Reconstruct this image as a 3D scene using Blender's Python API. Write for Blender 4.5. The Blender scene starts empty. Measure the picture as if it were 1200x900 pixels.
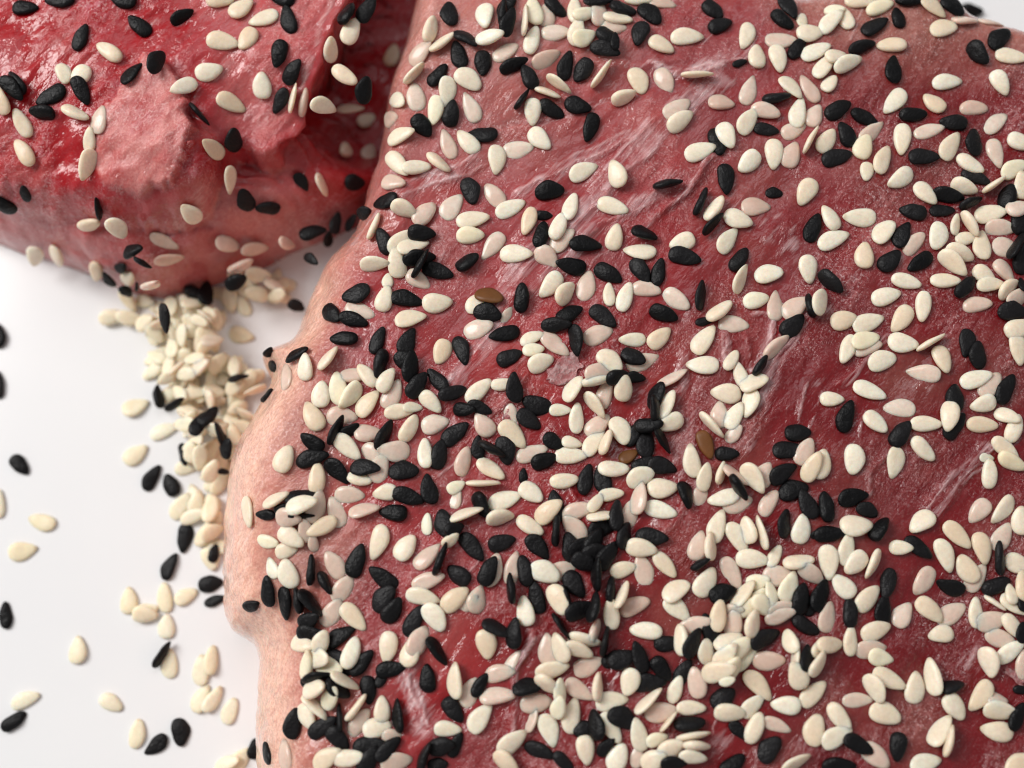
import bpy, math, random
import numpy as np
from mathutils import Vector, Matrix

random.seed(7)
rng = np.random.default_rng(11)
MM = 0.001
scene = bpy.context.scene
COL = scene.collection

# ---------------------------------------------------------------- camera
TILT = math.radians(10.0)
FOCUS = 0.130
TOPZ = 0.0205
WIDE = 0.1043                                  # metres across the frame at the focus distance
LENS = 36.0 * FOCUS / WIDE
FWD = np.array([0.0, math.sin(TILT), -math.cos(TILT)])
UP = np.array([0.0, math.cos(TILT), math.sin(TILT)])
RIGHT = np.array([1.0, 0.0, 0.0])
CAM = np.array([0.0, 0.0, TOPZ]) - FWD * FOCUS
cd = bpy.data.cameras.new('camera')
cam = bpy.data.objects.new('camera', cd)
COL.objects.link(cam)
cam.location = CAM
cam.rotation_euler = (TILT, 0, 0)
cd.lens = LENS
cd.sensor_width = 36.0
cd.clip_start = 0.005
cd.clip_end = 20.0
cd.dof.use_dof = True
cd.dof.focus_distance = FOCUS + 0.0015
cd.dof.aperture_fstop = 13.5
scene.camera = cam

# ---------------------------------------------------------------- light: one soft window-like lamp from the left, pale surroundings
w = bpy.data.worlds.new('World')
scene.world = w
w.use_nodes = True
w.node_tree.nodes['Background'].inputs[0].default_value = (1.0, 0.99, 0.98, 1)
w.node_tree.nodes['Background'].inputs[1].default_value = 0.28
ld = bpy.data.lights.new('window_light', 'AREA')
ld.shape = 'RECTANGLE'
ld.size = 0.38
ld.size_y = 0.48
ld.energy = 8.4
ld.color = (1.0, 0.985, 0.965)
lamp = bpy.data.objects.new('window_light', ld)
COL.objects.link(lamp)
lamp.location = (-0.58, 0.28, 0.66)
lamp.rotation_euler = (Vector((0, 0, 0.01)) - Vector(lamp.location)).to_track_quat('-Z', 'Y').to_euler()
lb = bpy.data.lights.new('sheen_light', 'AREA')                # added soft lamp overhead, behind the plate, for sheen on the wet flesh
lb.shape = 'RECTANGLE'
lb.size = 0.34
lb.size_y = 0.26
lb.energy = 0.5
lb.color = (0.95, 0.97, 1.0)
lamp2 = bpy.data.objects.new('sheen_light', lb)
COL.objects.link(lamp2)
lamp2.location = (0.02, 0.33, 0.52)
lamp2.rotation_euler = (Vector((0, 0.02, 0.01)) - Vector(lamp2.location)).to_track_quat('-Z', 'Y').to_euler()
scene.view_settings.view_transform = 'Standard'
scene.view_settings.look = 'None'
scene.view_settings.exposure = 0.0
scene.view_settings.gamma = 1.0
scene.cycles.use_denoising = True
scene.cycles.max_bounces = 8
scene.cycles.pixel_filter_type = 'BLACKMAN_HARRIS'
scene.cycles.filter_width = 1.15

# ---------------------------------------------------------------- helpers
KX = 36.0 / LENS / 1200.0
def ray(px, py):
    d = RIGHT * ((px - 600.0) * KX) + UP * ((450.0 - py) * KX) + FWD
    return d / -d[2]                            # one unit of height per step
def at(px, py, z):
    return CAM + ray(px, py) * (CAM[2] - z)
def to_px(x, y, z):
    rx, ry, rz = x - CAM[0], y - CAM[1], z - CAM[2]
    dep = ry * FWD[1] + rz * FWD[2]
    return 600.0 + rx / dep / KX, 450.0 - (ry * UP[1] + rz * UP[2]) / dep / KX

def lattice(seed):
    return np.random.default_rng(seed).random((256, 256))
def vnoise(x, y, seed):                         # smooth value noise, -1..1
    g = lattice(seed)
    xi, yi = np.floor(x).astype(int), np.floor(y).astype(int)
    fx, fy = x - xi, y - yi
    fx, fy = fx * fx * (3 - 2 * fx), fy * fy * (3 - 2 * fy)
    a, b = g[yi & 255, xi & 255], g[yi & 255, (xi + 1) & 255]
    c, d = g[(yi + 1) & 255, xi & 255], g[(yi + 1) & 255, (xi + 1) & 255]
    return ((a * (1 - fx) + b * fx) * (1 - fy) + (c * (1 - fx) + d * fx) * fy) * 2 - 1
def fbm(x, y, seed, octaves=3):
    s, amp, t = 0, 1.0, 0
    for o in range(octaves):
        s = s + amp * vnoise(x * 2 ** o + 17.3 * o, y * 2 ** o - 9.1 * o, seed + o)
        t += amp
        amp *= 0.5
    return s / t
def smooth(a, b, x):
    t = np.clip((x - a) / (b - a), 0, 1)
    return t * t * (3 - 2 * t)
def spline(pts, n=8, closed=True):
    P = np.array(pts, float)
    out = []
    N = len(P)
    for i in range(N if closed else N - 1):
        p0, p1, p2, p3 = (P[(i - 1) % N], P[i], P[(i + 1) % N], P[(i + 2) % N]) if closed else \
                         (P[max(i - 1, 0)], P[i], P[i + 1], P[min(i + 2, N - 1)])
        for k in range(n):
            t = k / n
            out.append(0.5 * (2 * p1 + (p2 - p0) * t + (2 * p0 - 5 * p1 + 4 * p2 - p3) * t * t + (3 * p1 - p0 - 3 * p2 + p3) * t ** 3))
    if not closed:
        out.append(P[-1])
    return np.array(out)
def poly_dist(X, Y, poly, closed=True):
    """signed distance (inside positive when closed) and the nearest point of the outline"""
    best = np.full(X.shape, 1e9)
    nx, ny = np.zeros(X.shape), np.zeros(X.shape)
    inside = np.zeros(X.shape, bool)
    N = len(poly)
    for i in range(N if closed else N - 1):
        ax, ay = poly[i]
        bx, by = poly[(i + 1) % N]
        dx, dy = bx - ax, by - ay
        t = np.clip(((X - ax) * dx + (Y - ay) * dy) / (dx * dx + dy * dy + 1e-18), 0, 1)
        qx, qy = ax + t * dx, ay + t * dy
        d = (X - qx) ** 2 + (Y - qy) ** 2
        m = d < best
        best = np.where(m, d, best)
        nx, ny = np.where(m, qx, nx), np.where(m, qy, ny)
        if closed:
            c = ((ay > Y) != (by > Y)) & (X < dx * (Y - ay) / (dy if dy else 1e-18) + ax)
            inside ^= c
    d = np.sqrt(best)
    return (np.where(inside, d, -d) if closed else d), nx, ny

def tag(o, label=None, cat=None, group=None, kind=None):
    for k, v in (('label', label), ('category', cat), ('group', group), ('kind', kind)):
        if v:
            o[k] = v
    return o
def mesh_obj(name, verts, faces, mat, smoothed=True):
    me = bpy.data.meshes.new(name)
    me.from_pydata([tuple(v) for v in verts], [], [tuple(f) for f in faces])
    if smoothed:
        me.polygons.foreach_set('use_smooth', [True] * len(me.polygons))
    if mat:
        me.materials.append(mat)
    o = bpy.data.objects.new(name, me)
    COL.objects.link(o)
    return o

# ---------------------------------------------------------------- materials
class NT:
    def __init__(self, name):
        self.m = bpy.data.materials.new(name)
        self.m.use_nodes = True
        self.t = self.m.node_tree
        self.b = self.t.nodes['Principled BSDF']
    def n(self, kind, **kw):
        nd = self.t.nodes.new(kind)
        for k, v in kw.items():
            if k.startswith('i_'):
                nd.inputs[int(k[2:])].default_value = v
            else:
                setattr(nd, k, v)
        return nd
    def l(self, a, b):
        self.t.links.new(a, b)
    def set(self, **kw):
        for k, v in kw.items():
            self.b.inputs[k.replace('_', ' ')].default_value = v
    def noise(self, vec, scale, detail=3, rough=0.5):
        nd = self.n('ShaderNodeTexNoise')
        nd.inputs['Scale'].default_value = scale
        nd.inputs['Detail'].default_value = detail
        nd.inputs['Roughness'].default_value = rough
        self.l(vec, nd.inputs['Vector'])
        return nd.outputs['Fac']
    def ramp(self, fac, a, b, lo=0.0, hi=1.0):
        nd = self.n('ShaderNodeMapRange')
        for k, v in zip(range(1, 5), (a, b, lo, hi)):
            nd.inputs[k].default_value = v
        self.l(fac, nd.inputs[0])
        return nd.outputs[0]
    def math(self, op, a, b):
        nd = self.n('ShaderNodeMath', operation=op)
        for k, v in ((0, a), (1, b)):
            if isinstance(v, (int, float)):
                nd.inputs[k].default_value = v
            else:
                self.l(v, nd.inputs[k])
        return nd.outputs[0]
    def mix(self, fac, a, b):
        nd = self.n('ShaderNodeMix', data_type='RGBA')
        for k, v in ((0, fac), (6, a), (7, b)):
            if isinstance(v, (int, float)):
                nd.inputs[k].default_value = v
            elif isinstance(v, tuple):
                nd.inputs[k].default_value = (*v, 1)
            else:
                self.l(v, nd.inputs[k])
        return nd.outputs[2]
    def bump(self, height, dist, strength=1.0, prev=None):
        nd = self.n('ShaderNodeBump')
        nd.inputs['Strength'].default_value = strength
        nd.inputs['Distance'].default_value = dist
        self.l(height, nd.inputs['Height'])
        if prev is not None:
            self.l(prev, nd.inputs['Normal'])
        return nd.outputs[0]

def flesh_material(name, deep, lean, frost, pale, sinew, frosty, film, wet=0.75, wetr=0.06):
    s = NT(name)
    pos = s.n('ShaderNodeNewGeometry').outputs['Position']
    tone = s.n('ShaderNodeVertexColor', layer_name='tone')
    sep = s.n('ShaderNodeSeparateColor')
    s.l(tone.outputs['Color'], sep.inputs[0])
    a_pale, a_sinew, a_deep = sep.outputs[0], sep.outputs[1], sep.outputs[2]
    mp = s.n('ShaderNodeMapping')                                   # fibres run along one diagonal
    mp.vector_type = 'TEXTURE'
    mp.inputs['Rotation'].default_value = (0, 0, math.radians(50))
    mp.inputs['Scale'].default_value = (1.9, 1.0, 1.3)
    s.l(pos, mp.inputs['Vector'])
    fib = mp.outputs[0]
    big = s.noise(pos, 90, 3)
    mid = s.noise(fib, 420, 4, 0.6)
    fine = s.noise(fib, 2100, 3, 0.65)
    grain = s.noise(pos, 3600, 2, 0.6)
    fa = s.n('ShaderNodeMapping')                                   # long thin fibres for the sinews
    fa.vector_type = 'TEXTURE'
    fa.inputs['Rotation'].default_value = (0, 0, math.radians(49))
    fa.inputs['Scale'].default_value = (14.0, 1.0, 2.0)
    s.l(pos, fa.inputs['Vector'])
    hair = s.noise(fa.outputs[0], 2600, 4, 0.65)
    zone = s.ramp(s.noise(fib, 150, 3), 0.44, 0.60, 0.12, 1.0)        # fibrous patches between smooth wet ones
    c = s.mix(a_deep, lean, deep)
    c = s.mix(s.ramp(big, 0.38, 0.66, 0.0, 0.6), c, deep)
    film_f = s.math('MULTIPLY', tone.outputs['Alpha'], s.ramp(s.math('ADD', mid, s.math('MULTIPLY', big, 0.6)), 0.55, 1.0, 0.25, 1.0))
    c = s.mix(film_f, c, film)
    fr = s.math('MULTIPLY', s.ramp(mid, 0.38, 0.66), s.ramp(fine, 0.44, 0.60))
    c = s.mix(s.math('MULTIPLY', s.math('MULTIPLY', fr, zone), frosty), c, frost)
    pl = s.math('ADD', s.math('MULTIPLY', fine, 0.6), s.math('MULTIPLY', grain, 0.6))
    c = s.mix(s.math('MULTIPLY', a_pale, s.ramp(pl, 0.44, 0.74, 0.56, 1.0)), c, pale)
    sw = s.math('ADD', a_sinew, s.math('MULTIPLY', s.math('SUBTRACT', hair, 0.5), 1.1))
    sw = s.math('MULTIPLY', s.ramp(sw, 0.22, 0.85), s.ramp(a_sinew, 0.03, 0.22))
    c = s.mix(s.math('MULTIPLY', sw, 0.8), c, sinew)
    glint_speck = s.math('MULTIPLY', s.ramp(grain, 0.56, 0.63), s.ramp(mid, 0.36, 0.58))  # wet glints painted into the colour as pale specks
    c = s.mix(s.math('MULTIPLY', s.math('MULTIPLY', glint_speck, zone), 0.36), c, sinew)
    s.l(c, s.b.inputs['Base Color'])
    s.set(Roughness=0.34, Specular_IOR_Level=0.15, Subsurface_Weight=0.5, Subsurface_Scale=0.0018,
          Coat_Weight=wet, Coat_Roughness=wetr)
    s.b.inputs['Subsurface Radius'].default_value = (1.0, 0.25, 0.18)
    zf = s.math('MULTIPLY', fine, zone)
    zg = s.math('MULTIPLY', grain, zone)
    b = s.bump(mid, 0.0006, 0.5)
    b = s.bump(zf, 0.0003, 0.55, b)
    b = s.bump(zg, 0.0001, 0.5, b)
    b = s.bump(sw, 0.00014, 0.8, b)
    s.l(b, s.b.inputs['Normal'])
    b2 = s.bump(mid, 0.0009, 0.6)
    b2 = s.bump(zf, 0.0007, 0.9, b2)
    b2 = s.bump(zg, 0.00012, 0.6, b2)
    b2 = s.bump(sw, 0.00016, 0.8, b2)
    s.l(b2, s.b.inputs['Coat Normal'])
    return s.m

def seed_material(name, base, alt, rough, sss, bumpd, scale, spec=0.5, sssr=(1.0, 0.7, 0.5), coat=0.0, glow=0.0, tip=0.6):
    s = NT(name)
    pos = s.n('ShaderNodeNewGeometry').outputs['Position']
    oc = s.n('ShaderNodeTexCoord').outputs['Object']
    info = s.n('ShaderNodeObjectInfo').outputs['Random']
    var = s.math('MULTIPLY', s.math('ADD', info, s.noise(pos, 260, 1)), 0.5)
    nz = s.noise(pos, scale, 3, 0.6)
    c = s.mix(s.ramp(var, 0.25, 0.75), base, alt)
    c = s.mix(s.ramp(nz, 0.35, 0.75, 0.0, 0.35), c, tuple(0.72 * x for x in base))
    sx = s.n('ShaderNodeSeparateXYZ')
    s.l(s.n('ShaderNodeAttribute', attribute_name='along').outputs['Vector'], sx.inputs[0])
    c = s.mix(s.math('MULTIPLY', s.ramp(sx.outputs[0], 0.80, 1.0), tip), c, tuple(0.55 * q for q in base))
    s.l(c, s.b.inputs['Base Color'])
    s.set(Roughness=rough, Specular_IOR_Level=spec, Subsurface_Weight=sss, Subsurface_Scale=0.0011,
          Coat_Weight=coat, Coat_Roughness=0.15, Transmission_Weight=glow, IOR=1.32)
    s.b.inputs['Subsurface Radius'].default_value = sssr
    s.l(s.bump(nz, bumpd, 0.8), s.b.inputs['Normal'])
    return s.m

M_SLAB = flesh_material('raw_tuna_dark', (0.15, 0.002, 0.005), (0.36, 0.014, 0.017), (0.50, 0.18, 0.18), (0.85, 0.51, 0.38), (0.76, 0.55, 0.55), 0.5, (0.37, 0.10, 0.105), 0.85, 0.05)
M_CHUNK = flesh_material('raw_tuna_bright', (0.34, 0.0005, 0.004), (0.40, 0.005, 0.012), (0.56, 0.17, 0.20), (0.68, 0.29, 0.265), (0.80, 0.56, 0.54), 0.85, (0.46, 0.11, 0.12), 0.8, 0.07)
M_SEED = {
    'cream': seed_material('cream_seed_coat', (0.79, 0.62, 0.45), (0.93, 0.83, 0.69), 0.34, 0.55, 0.00005, 2600, sssr=(1.0, 0.55, 0.35), coat=0.12),
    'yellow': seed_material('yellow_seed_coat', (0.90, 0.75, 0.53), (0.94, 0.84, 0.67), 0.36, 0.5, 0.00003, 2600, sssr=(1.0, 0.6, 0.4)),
    'pink': seed_material('wet_seed_coat', (0.68, 0.48, 0.385), (0.85, 0.68, 0.57), 0.26, 0.6, 0.00003, 2200, sssr=(1.0, 0.4, 0.3), coat=0.3, glow=0.05),
    'brown': seed_material('brown_seed_coat', (0.13, 0.055, 0.018), (0.20, 0.07, 0.02), 0.40, 0.1, 0.00006, 1500),
    'black': seed_material('black_seed_coat', (0.004, 0.004, 0.0045), (0.013, 0.012, 0.013), 0.38, 0.0, 0.00016, 2600, spec=0.35),
}
_p = NT('white_glaze')
_p.set(Base_Color=(0.82, 0.82, 0.825, 1), Roughness=0.16, Specular_IOR_Level=0.4)
_pn = _p.n('ShaderNodeNewGeometry').outputs['Position']
_p.l(_p.bump(_p.noise(_pn, 40, 2), 0.0004, 0.15), _p.b.inputs['Normal'])
_p.l(_p.mix(_p.ramp(_p.noise(_pn, 25, 4), 0.3, 0.7), (0.80, 0.80, 0.81), (0.84, 0.84, 0.84)), _p.b.inputs['Base Color'])
M_PLATE = _p.m
# ---------------------------------------------------------------- where the seeds lie (read off the photograph, 5x enlarged tiles)
# letter: w cream flat, v cream tilted, n cream on edge, y yellowish, p wet pinkish, q wet pinkish tilted, r brown, b black flat, c black tilted, m black on edge
# numbers: tile x, tile y, direction of the pointed tip in degrees [, size]
SEEDS = {
(0, 0): """b148,48,0 b355,-5,180 b725,-5,180 c1065,100,35,.85 b820,150,140 b475,220,65 w640,305,145 b770,435,50 c920,365,65
 w1222,415,10 w1075,505,215 w367,432,290,.75 w475,455,235 b475,530,290 c100,485,125 b62,515,310 c245,655,175 b300,555,210 w5,585,110
 w130,720,115 v440,660,340 p585,705,80 w525,820,80,.85 w140,895,120 m1165,665,310""",
(240, 0): """w90,-5,10 w210,45,30 w345,107,195 b455,-10,170 b495,115,105 w245,225,245 w100,245,350 b432,310,255 w340,500,95 w150,605,340
 b515,425,55 b440,590,240 q580,600,75 v515,580,70 b175,820,95 w945,700,30,.8 w50,870,160 w822,880,250 p960,890,70 w1130,590,310 p1095,700,345
 w1145,800,10 m830,80,60 b950,60,60 w860,185,70 w740,290,80 w820,440,330 w690,625,0 b940,530,80 w1095,325,70 w850,640,10""",
(480, 0): """b240,80,105 w445,90,265 b575,25,60 m545,70,80 b580,135,65 p805,90,90 n675,120,85 y735,65,95 w720,235,70 b855,40,320 p855,190,0
 w970,60,90 y1020,75,30,.9 w985,190,80 y1020,215,20,.9 p1110,80,90 b1105,0,0 p1195,165,0 b1140,290,340 b1160,215,330 n1120,435,55 b918,390,75
 b1010,410,240 p800,345,25 p560,305,25 w470,215,10 b830,640,330 n870,490,328 v805,540,340 b985,615,340 b1060,745,255 w720,655,270 w765,810,310
 c610,380,20 b700,450,120 m655,585,55,.8 b425,370,275 b290,320,110 c325,225,325 v190,245,30 v120,170,75 p65,315,45 n25,428,42 b165,440,55 w215,530,265
 w340,470,330 p40,575,100 y145,645,260 b245,665,85 p360,635,110 b70,740,320 b430,785,180 w345,830,135 p228,850,110 p635,875,5""",
(720, 0): """y135,-10,0 w20,105,350 b50,50,350 p275,15,350 b205,85,320 b155,195,245 b5,240,90,.6 w275,265,340 w420,220,0 b575,60,320 b620,150,20
 w770,205,255 w840,330,95 p975,235,0 w955,340,285 b1075,280,60 b985,115,325 b1015,40,300 w1105,120,90,.6 w1145,190,0 w1180,300,20 w135,475,300
 p290,470,300 n485,435,3 v55,568,18 p785,535,70 p625,605,0 p365,635,35 w385,712,35 b735,370,20,.55 c950,570,10 w1030,510,315 p1145,525,120
 p885,655,350 w785,715,55 b600,830,290 w660,790,285 b890,760,350,.8 p1050,765,30 w1080,665,80 p1175,680,70 n1150,820,62 w930,900,270 p1040,910,75
 w500,890,20""",
(960, 0): """w235,5,0 y355,45,25 b525,0,0 w665,40,330 b780,40,330 c890,60,350 w150,100,110,.9 y90,60,0,.8 w70,130,45 w30,385,50 w100,330,20,.9 w165,375,20
 w65,490,60,.8 b325,155,30 b465,105,100,.85 c250,275,20 w425,265,180 b440,410,85 w730,170,20 q850,120,0 p1005,135,0 b1060,230,50 c935,305,300
 w1125,330,345 w1060,485,300 w745,485,10 w675,600,150 w440,590,235 b110,645,30 b265,690,335 b550,670,5 b790,715,180 p640,770,15 p905,640,0 p1030,725,40
 b912,835,100 b155,790,110 w485,815,265 w45,825,60 p300,780,40 y265,860,75 w770,860,65 p1035,895,280 w1175,835,340""",
(0, 180): """v508,60,245 b30,300,140 b148,235,80,.75 w520,415,0 m575,325,80,.95 w680,440,320 w1115,355,130 p960,515,335 m780,572,8 c835,640,335,.75
 w750,730,10 b710,670,15,.75 b640,740,110,.75 b735,810,320,.75 p990,620,15 q885,770,5 m800,780,60,.5 b1150,815,350""",
(240, 180): """w145,150,260 b245,270,125 b370,320,195 b563,165,310,.75 n685,185,300 b880,165,10 w1130,60,310 p1105,170,345 b1060,275,180 v1165,328,338
 m855,405,40,.8 c935,350,8,.85 b725,500,70,.8 b770,410,75,.8 m630,465,22 v990,425,65 b1048,515,110 v990,650,5 b885,815,200 q130,530,0
 p290,560,20 q210,660,22,1.1 q480,525,0,.8 w1075,745,90,.6 w1055,850,80 b1175,855,345 b535,895,340,.8 w1150,520,50 w1130,640,100""",
(480, 180): """w40,80,10 v170,50,325 w505,30,265 b350,220,290 p500,250,125 w590,320,25 p250,315,50 p85,355,50 w370,385,10 y355,480,5 p490,540,230
 c340,635,35 w620,590,0 b785,365,0,.6 w695,395,255 b770,475,80 p895,510,45 w945,310,75 w870,425,70 w1015,110,25 b820,225,10 w1210,120,100
 w1190,310,340 w1203,490,80 b1025,535,0 p800,610,325 b950,655,175 w825,765,230 v915,820,58 p1030,775,70 b1160,705,335 w1170,825,90,.8
 b655,845,90 w410,880,20 r465,838,345 w160,870,0 w20,540,20 c70,467,0 b50,615,10 b165,690,340 p50,740,330 m60,650,60""",
(720, 180): """w785,45,230 b650,145,275 m310,177,8 m505,280,68 v585,320,55 c575,415,42 p825,315,0 w725,380,335 w665,515,55 b935,235,0,.6 w1130,225,235
 b1165,435,70 c175,470,345 w155,570,175 w395,515,205 b408,605,350 b150,685,300 b260,695,80 p185,800,350 p365,855,325 w65,840,75 b730,620,55
 v740,740,68 w905,710,15 w1140,675,270 c505,830,80 y830,860,15 p940,895,80 m1150,890,95""",
(960, 180): """b100,25,20 w375,40,70 w275,105,270,.75 b610,20,0 w475,140,215 b915,140,340 w885,60,330 y1140,95,30 n1025,180,40 w1185,185,90
 c755,245,345 v850,195,338 w625,230,310 b720,335,0,.85 b550,340,175 c885,290,20,.8 b1110,250,80 w1005,355,10 w860,500,20,.8 w800,415,80,.75
 n885,410,305 w960,540,85 w690,480,260 p560,530,50 b490,480,65 w385,460,50 b410,625,40 b590,635,215 w65,375,125 w80,510,20 w270,595,90
 w240,370,180 c65,750,320 w510,750,345 v780,640,318 v820,585,340 w740,745,0 b855,780,45 p1060,440,0 p1095,560,340 b1165,400,100 m1155,540,60
 p1170,320,20 b1190,620,80 p1080,690,320 w970,720,320 w1000,770,0,.85 v1110,795,40 p1165,840,30 w390,840,15 w607,895,270 p928,890,10
 b1195,770,90,.6 w10,870,70""",
(0, 360): """b-15,170,90 b-15,455,90 w790,580,20 w790,860,30 w960,730,20 w650,60,10 w760,60,350 w850,90,30""",
(240, 360): """p910,20,340 b740,40,320 b870,75,345 b815,185,180 w1200,70,10 b1015,195,65 c1030,330,260 b1190,210,70 b1180,330,320 v720,300,50 b540,275,15
 w590,350,95 m375,265,35,.6 b400,350,340,.7 p475,410,100 w640,640,120 w685,510,95 y785,480,100 y850,510,235 p880,400,0 w950,400,130,.9 w955,570,50
 p800,645,0 c845,720,25,.75 m768,720,62 p960,740,0 c1050,755,65 w835,820,315 b630,790,150 b625,890,10 w470,890,70 p1095,510,60 w1065,430,60,.85
 w1140,612,5 w1195,710,60 p990,870,320 p1110,840,175 w215,160,340""",
(480, 360): """p575,50,60,.65 b455,40,350 p400,130,20 b555,155,195 b585,295,30 b300,250,290 w185,260,255 b10,350,90 b45,460,60 b165,425,130 b250,500,15
 w120,555,315,.85 w405,490,40 w545,450,10,.75 b620,475,95 b745,565,170 b700,655,320 b410,590,340,.8 b320,600,0,.85 p595,640,280,.8 p440,685,130
 w600,745,315 w15,590,0,.6 p150,690,20 b265,745,40 b175,865,80 w93,855,90 p320,905,75 b405,825,90,.8 b555,840,290 m480,830,330 p715,855,20
 b790,900,20 b845,785,320,.8 w945,870,0 w950,795,350,.75 w1080,800,50,.9 n1150,790,70 w880,605,0,.65 p1100,690,40 w980,650,90 p1150,510,70
 v1080,570,308 v960,480,55 n1100,430,15,1.1 p1110,385,20 w1170,320,320 p1100,165,20 p850,215,325 y725,250,10,.75 w715,185,20,.75 w770,330,30
 c970,190,280 b935,45,30 b860,105,0 b1130,55,320""",
(720, 360): """b285,40,340 b525,85,10,.6 v615,20,45 p695,105,0 p1060,5,40 b1040,105,40 w105,190,180,.85 w265,180,40 p160,320,20 b110,295,345
 b20,410,20 b120,415,0,.7 w60,475,90 w525,195,55 w520,335,180 w740,395,110,.9 w685,310,60,.75 w790,555,255 w820,445,20 w655,510,170 q335,415,30
 c250,520,75 m235,600,100 v305,570,60 w325,675,205 n565,685,312 p625,630,100 w705,640,60,.9 p700,740,50,.7 q945,235,40 m855,340,50,.8 b190,800,80
 b120,740,60 b200,690,10 c280,780,305 w30,725,300 r80,870,20,.7 r535,805,290,.9 b660,860,0,.85 w460,905,100 b1075,740,10 b1020,840,5 p1115,845,65""",
(960, 360): """w145,80,20 w285,95,20 w480,65,240 w165,245,250 p285,240,20 y270,195,20 w370,320,20 w490,205,345 n655,205,35 w720,305,290 p615,390,170
 w295,490,340 w75,540,0,.85 b160,645,75 w330,675,325 p470,595,175 b480,745,55 w625,685,0 w610,830,315 w440,905,260 w197,890,270 w5,920,70
 b860,205,260 b935,280,95 p1000,460,55 w920,420,15 w960,565,200 b1095,485,60 b800,530,95 b795,700,55 w760,635,260 w955,690,0 w1140,710,70
 w1100,640,340,.8 w1090,830,320 y1130,900,340 w980,885,0,.5 b1130,30,5 w1165,120,20 w1165,245,280""",
(0, 540): """b115,25,315 b890,105,55 b1005,140,120 b1080,450,260 b995,625,60 b1235,725,20 w1060,270,60 w1160,260,80 w1130,330,20 w1190,430,60
 w250,355,170 w130,525,10 w750,820,80 w970,800,90 w1090,795,30 w850,880,10 w-10,250,90""",
(240, 540): """w40,60,60 w30,280,80 w45,420,30 b110,65,0,.4 b55,545,80,.7 b60,820,20,.8 w655,105,90 b770,60,315 p1025,45,70 w905,105,350,.8 b935,45,0
 b1165,65,5 v415,225,25 c560,210,8 b455,280,20,.65 m540,320,355 p490,340,0 p650,270,75 w565,260,15 b355,315,180,.75 p770,300,110 p590,410,100,.8
 w685,385,210 p640,480,90,.65 p845,205,0 q930,290,8 w1060,190,180,.85 b1190,210,340 b1105,303,180 y370,470,345,.75 w480,530,20,.85 w505,450,330
 w1015,470,255 w1180,510,60 b890,590,75 p760,610,125 m620,640,85 m705,715,300,.85 w400,630,110,.75 w495,660,115 p810,755,60 b1045,685,145
 b1055,810,60 b1095,875,50 b370,765,90 b275,850,20,.8 b468,830,270 m545,820,105 c615,830,310 p745,890,60""",
(480, 540): """w475,50,330 w905,115,10,.95 b1135,110,100 b1035,110,75 w1195,45,0 b120,170,100 p270,225,70,.7 y270,150,20,.65 n430,130,355 c420,260,300
 v325,315,18 v530,335,12 w555,235,20 b668,90,95,.5 w710,190,330,.95 b860,270,100 w815,300,45 m860,410,88 w705,380,330 b745,505,315 b210,365,110
 b260,395,15,.75 y105,370,90,.65 w240,465,40,.7 p100,560,45 b365,505,305 b540,480,20 m178,580,68 b290,665,150 p480,640,70 b465,650,70 p605,635,80
 b675,645,105 p890,650,20 w790,660,345 b970,720,300 m925,810,290 w865,815,300 m595,750,100 b745,800,100 w680,880,100 w70,800,350 p400,815,75
 p340,830,30,.75 w265,815,40 p105,705,20 p985,300,20 p965,395,130 w1180,198,5,.8 w1090,245,50,.75 b1130,400,10 v1125,325,8 b940,510,100 b1010,500,30
 b1080,470,60 b1100,540,0 b1020,600,340 b1160,560,60 m1100,670,88 m1180,760,80 b1000,880,20 m1075,860,75 w1185,895,95""",
(720, 540): """b165,15,30,.8 b275,35,345 w155,100,30 w280,155,0 w270,290,345 c415,200,285 p505,200,75,.85 w530,95,80,.85 v625,70,75,.8 q715,85,330 p880,85,70
 v810,100,305 p720,250,20 w640,215,195 m730,155,300 b985,80,30 b1050,180,25 p910,250,60 b1140,255,110 c1000,370,85 w1090,400,75 w1160,35,60 p90,310,80
 q140,220,75 c62,440,78 b215,450,355 w155,515,355 w295,610,310 p165,640,100 w50,640,20,.85 n45,785,65 p120,855,25 w362,870,320 w365,765,35
 w530,710,55,1.1 p685,655,300 p490,500,75 w605,390,75 v565,500,95 m505,600,30,.8 w715,450,300 v785,405,110 n865,425,103 w805,580,355 w940,560,60,.75
 v1080,590,15 p1150,665,330 p960,680,0 y840,705,10,.8 v755,780,45 y1020,740,65 y840,800,50,.75 y800,860,20 y870,850,320 y915,780,100,.75 b635,780,20
 b1165,840,50,.85 b1095,815,80 p980,870,10 p700,875,0,.7 b1190,435,10,.5 b15,320,90""",
(960, 540): """b40,270,95 b195,220,15 b280,295,340,.75 w215,375,0,1.1 b60,430,0 c355,400,58 w165,525,80 w210,595,230 w50,590,275 v315,600,248 w145,730,140
 b10,795,70 w285,810,50 b400,720,255 b180,890,90 b380,880,80 p50,920,80 w605,360,215 b580,510,320 w480,510,0,.8 w730,550,290 w810,435,310 p935,295,235
 w1075,280,230 w1190,350,100 p1065,445,60 w950,510,285 c1060,570,95,1.1 b1035,730,25 p920,690,65 w875,630,125 p615,700,235 b775,735,160 n1030,832,328,.8
 w1170,600,340 w1150,845,330 w1125,780,100,.75 b1195,825,80,.7 p492,905,65 p765,890,20 w643,875,320 w920,890,95 w995,75,90 w1205,730,90""",
(0, 720): """b35,5,95 b80,625,40 b915,760,220 b1050,690,285 w450,210,80 w150,505,20 w650,520,330 w800,700,80 w980,70,90 w995,290,95 m945,240,55
 w850,5,0 w1180,330,90 w1180,500,60""",
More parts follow.
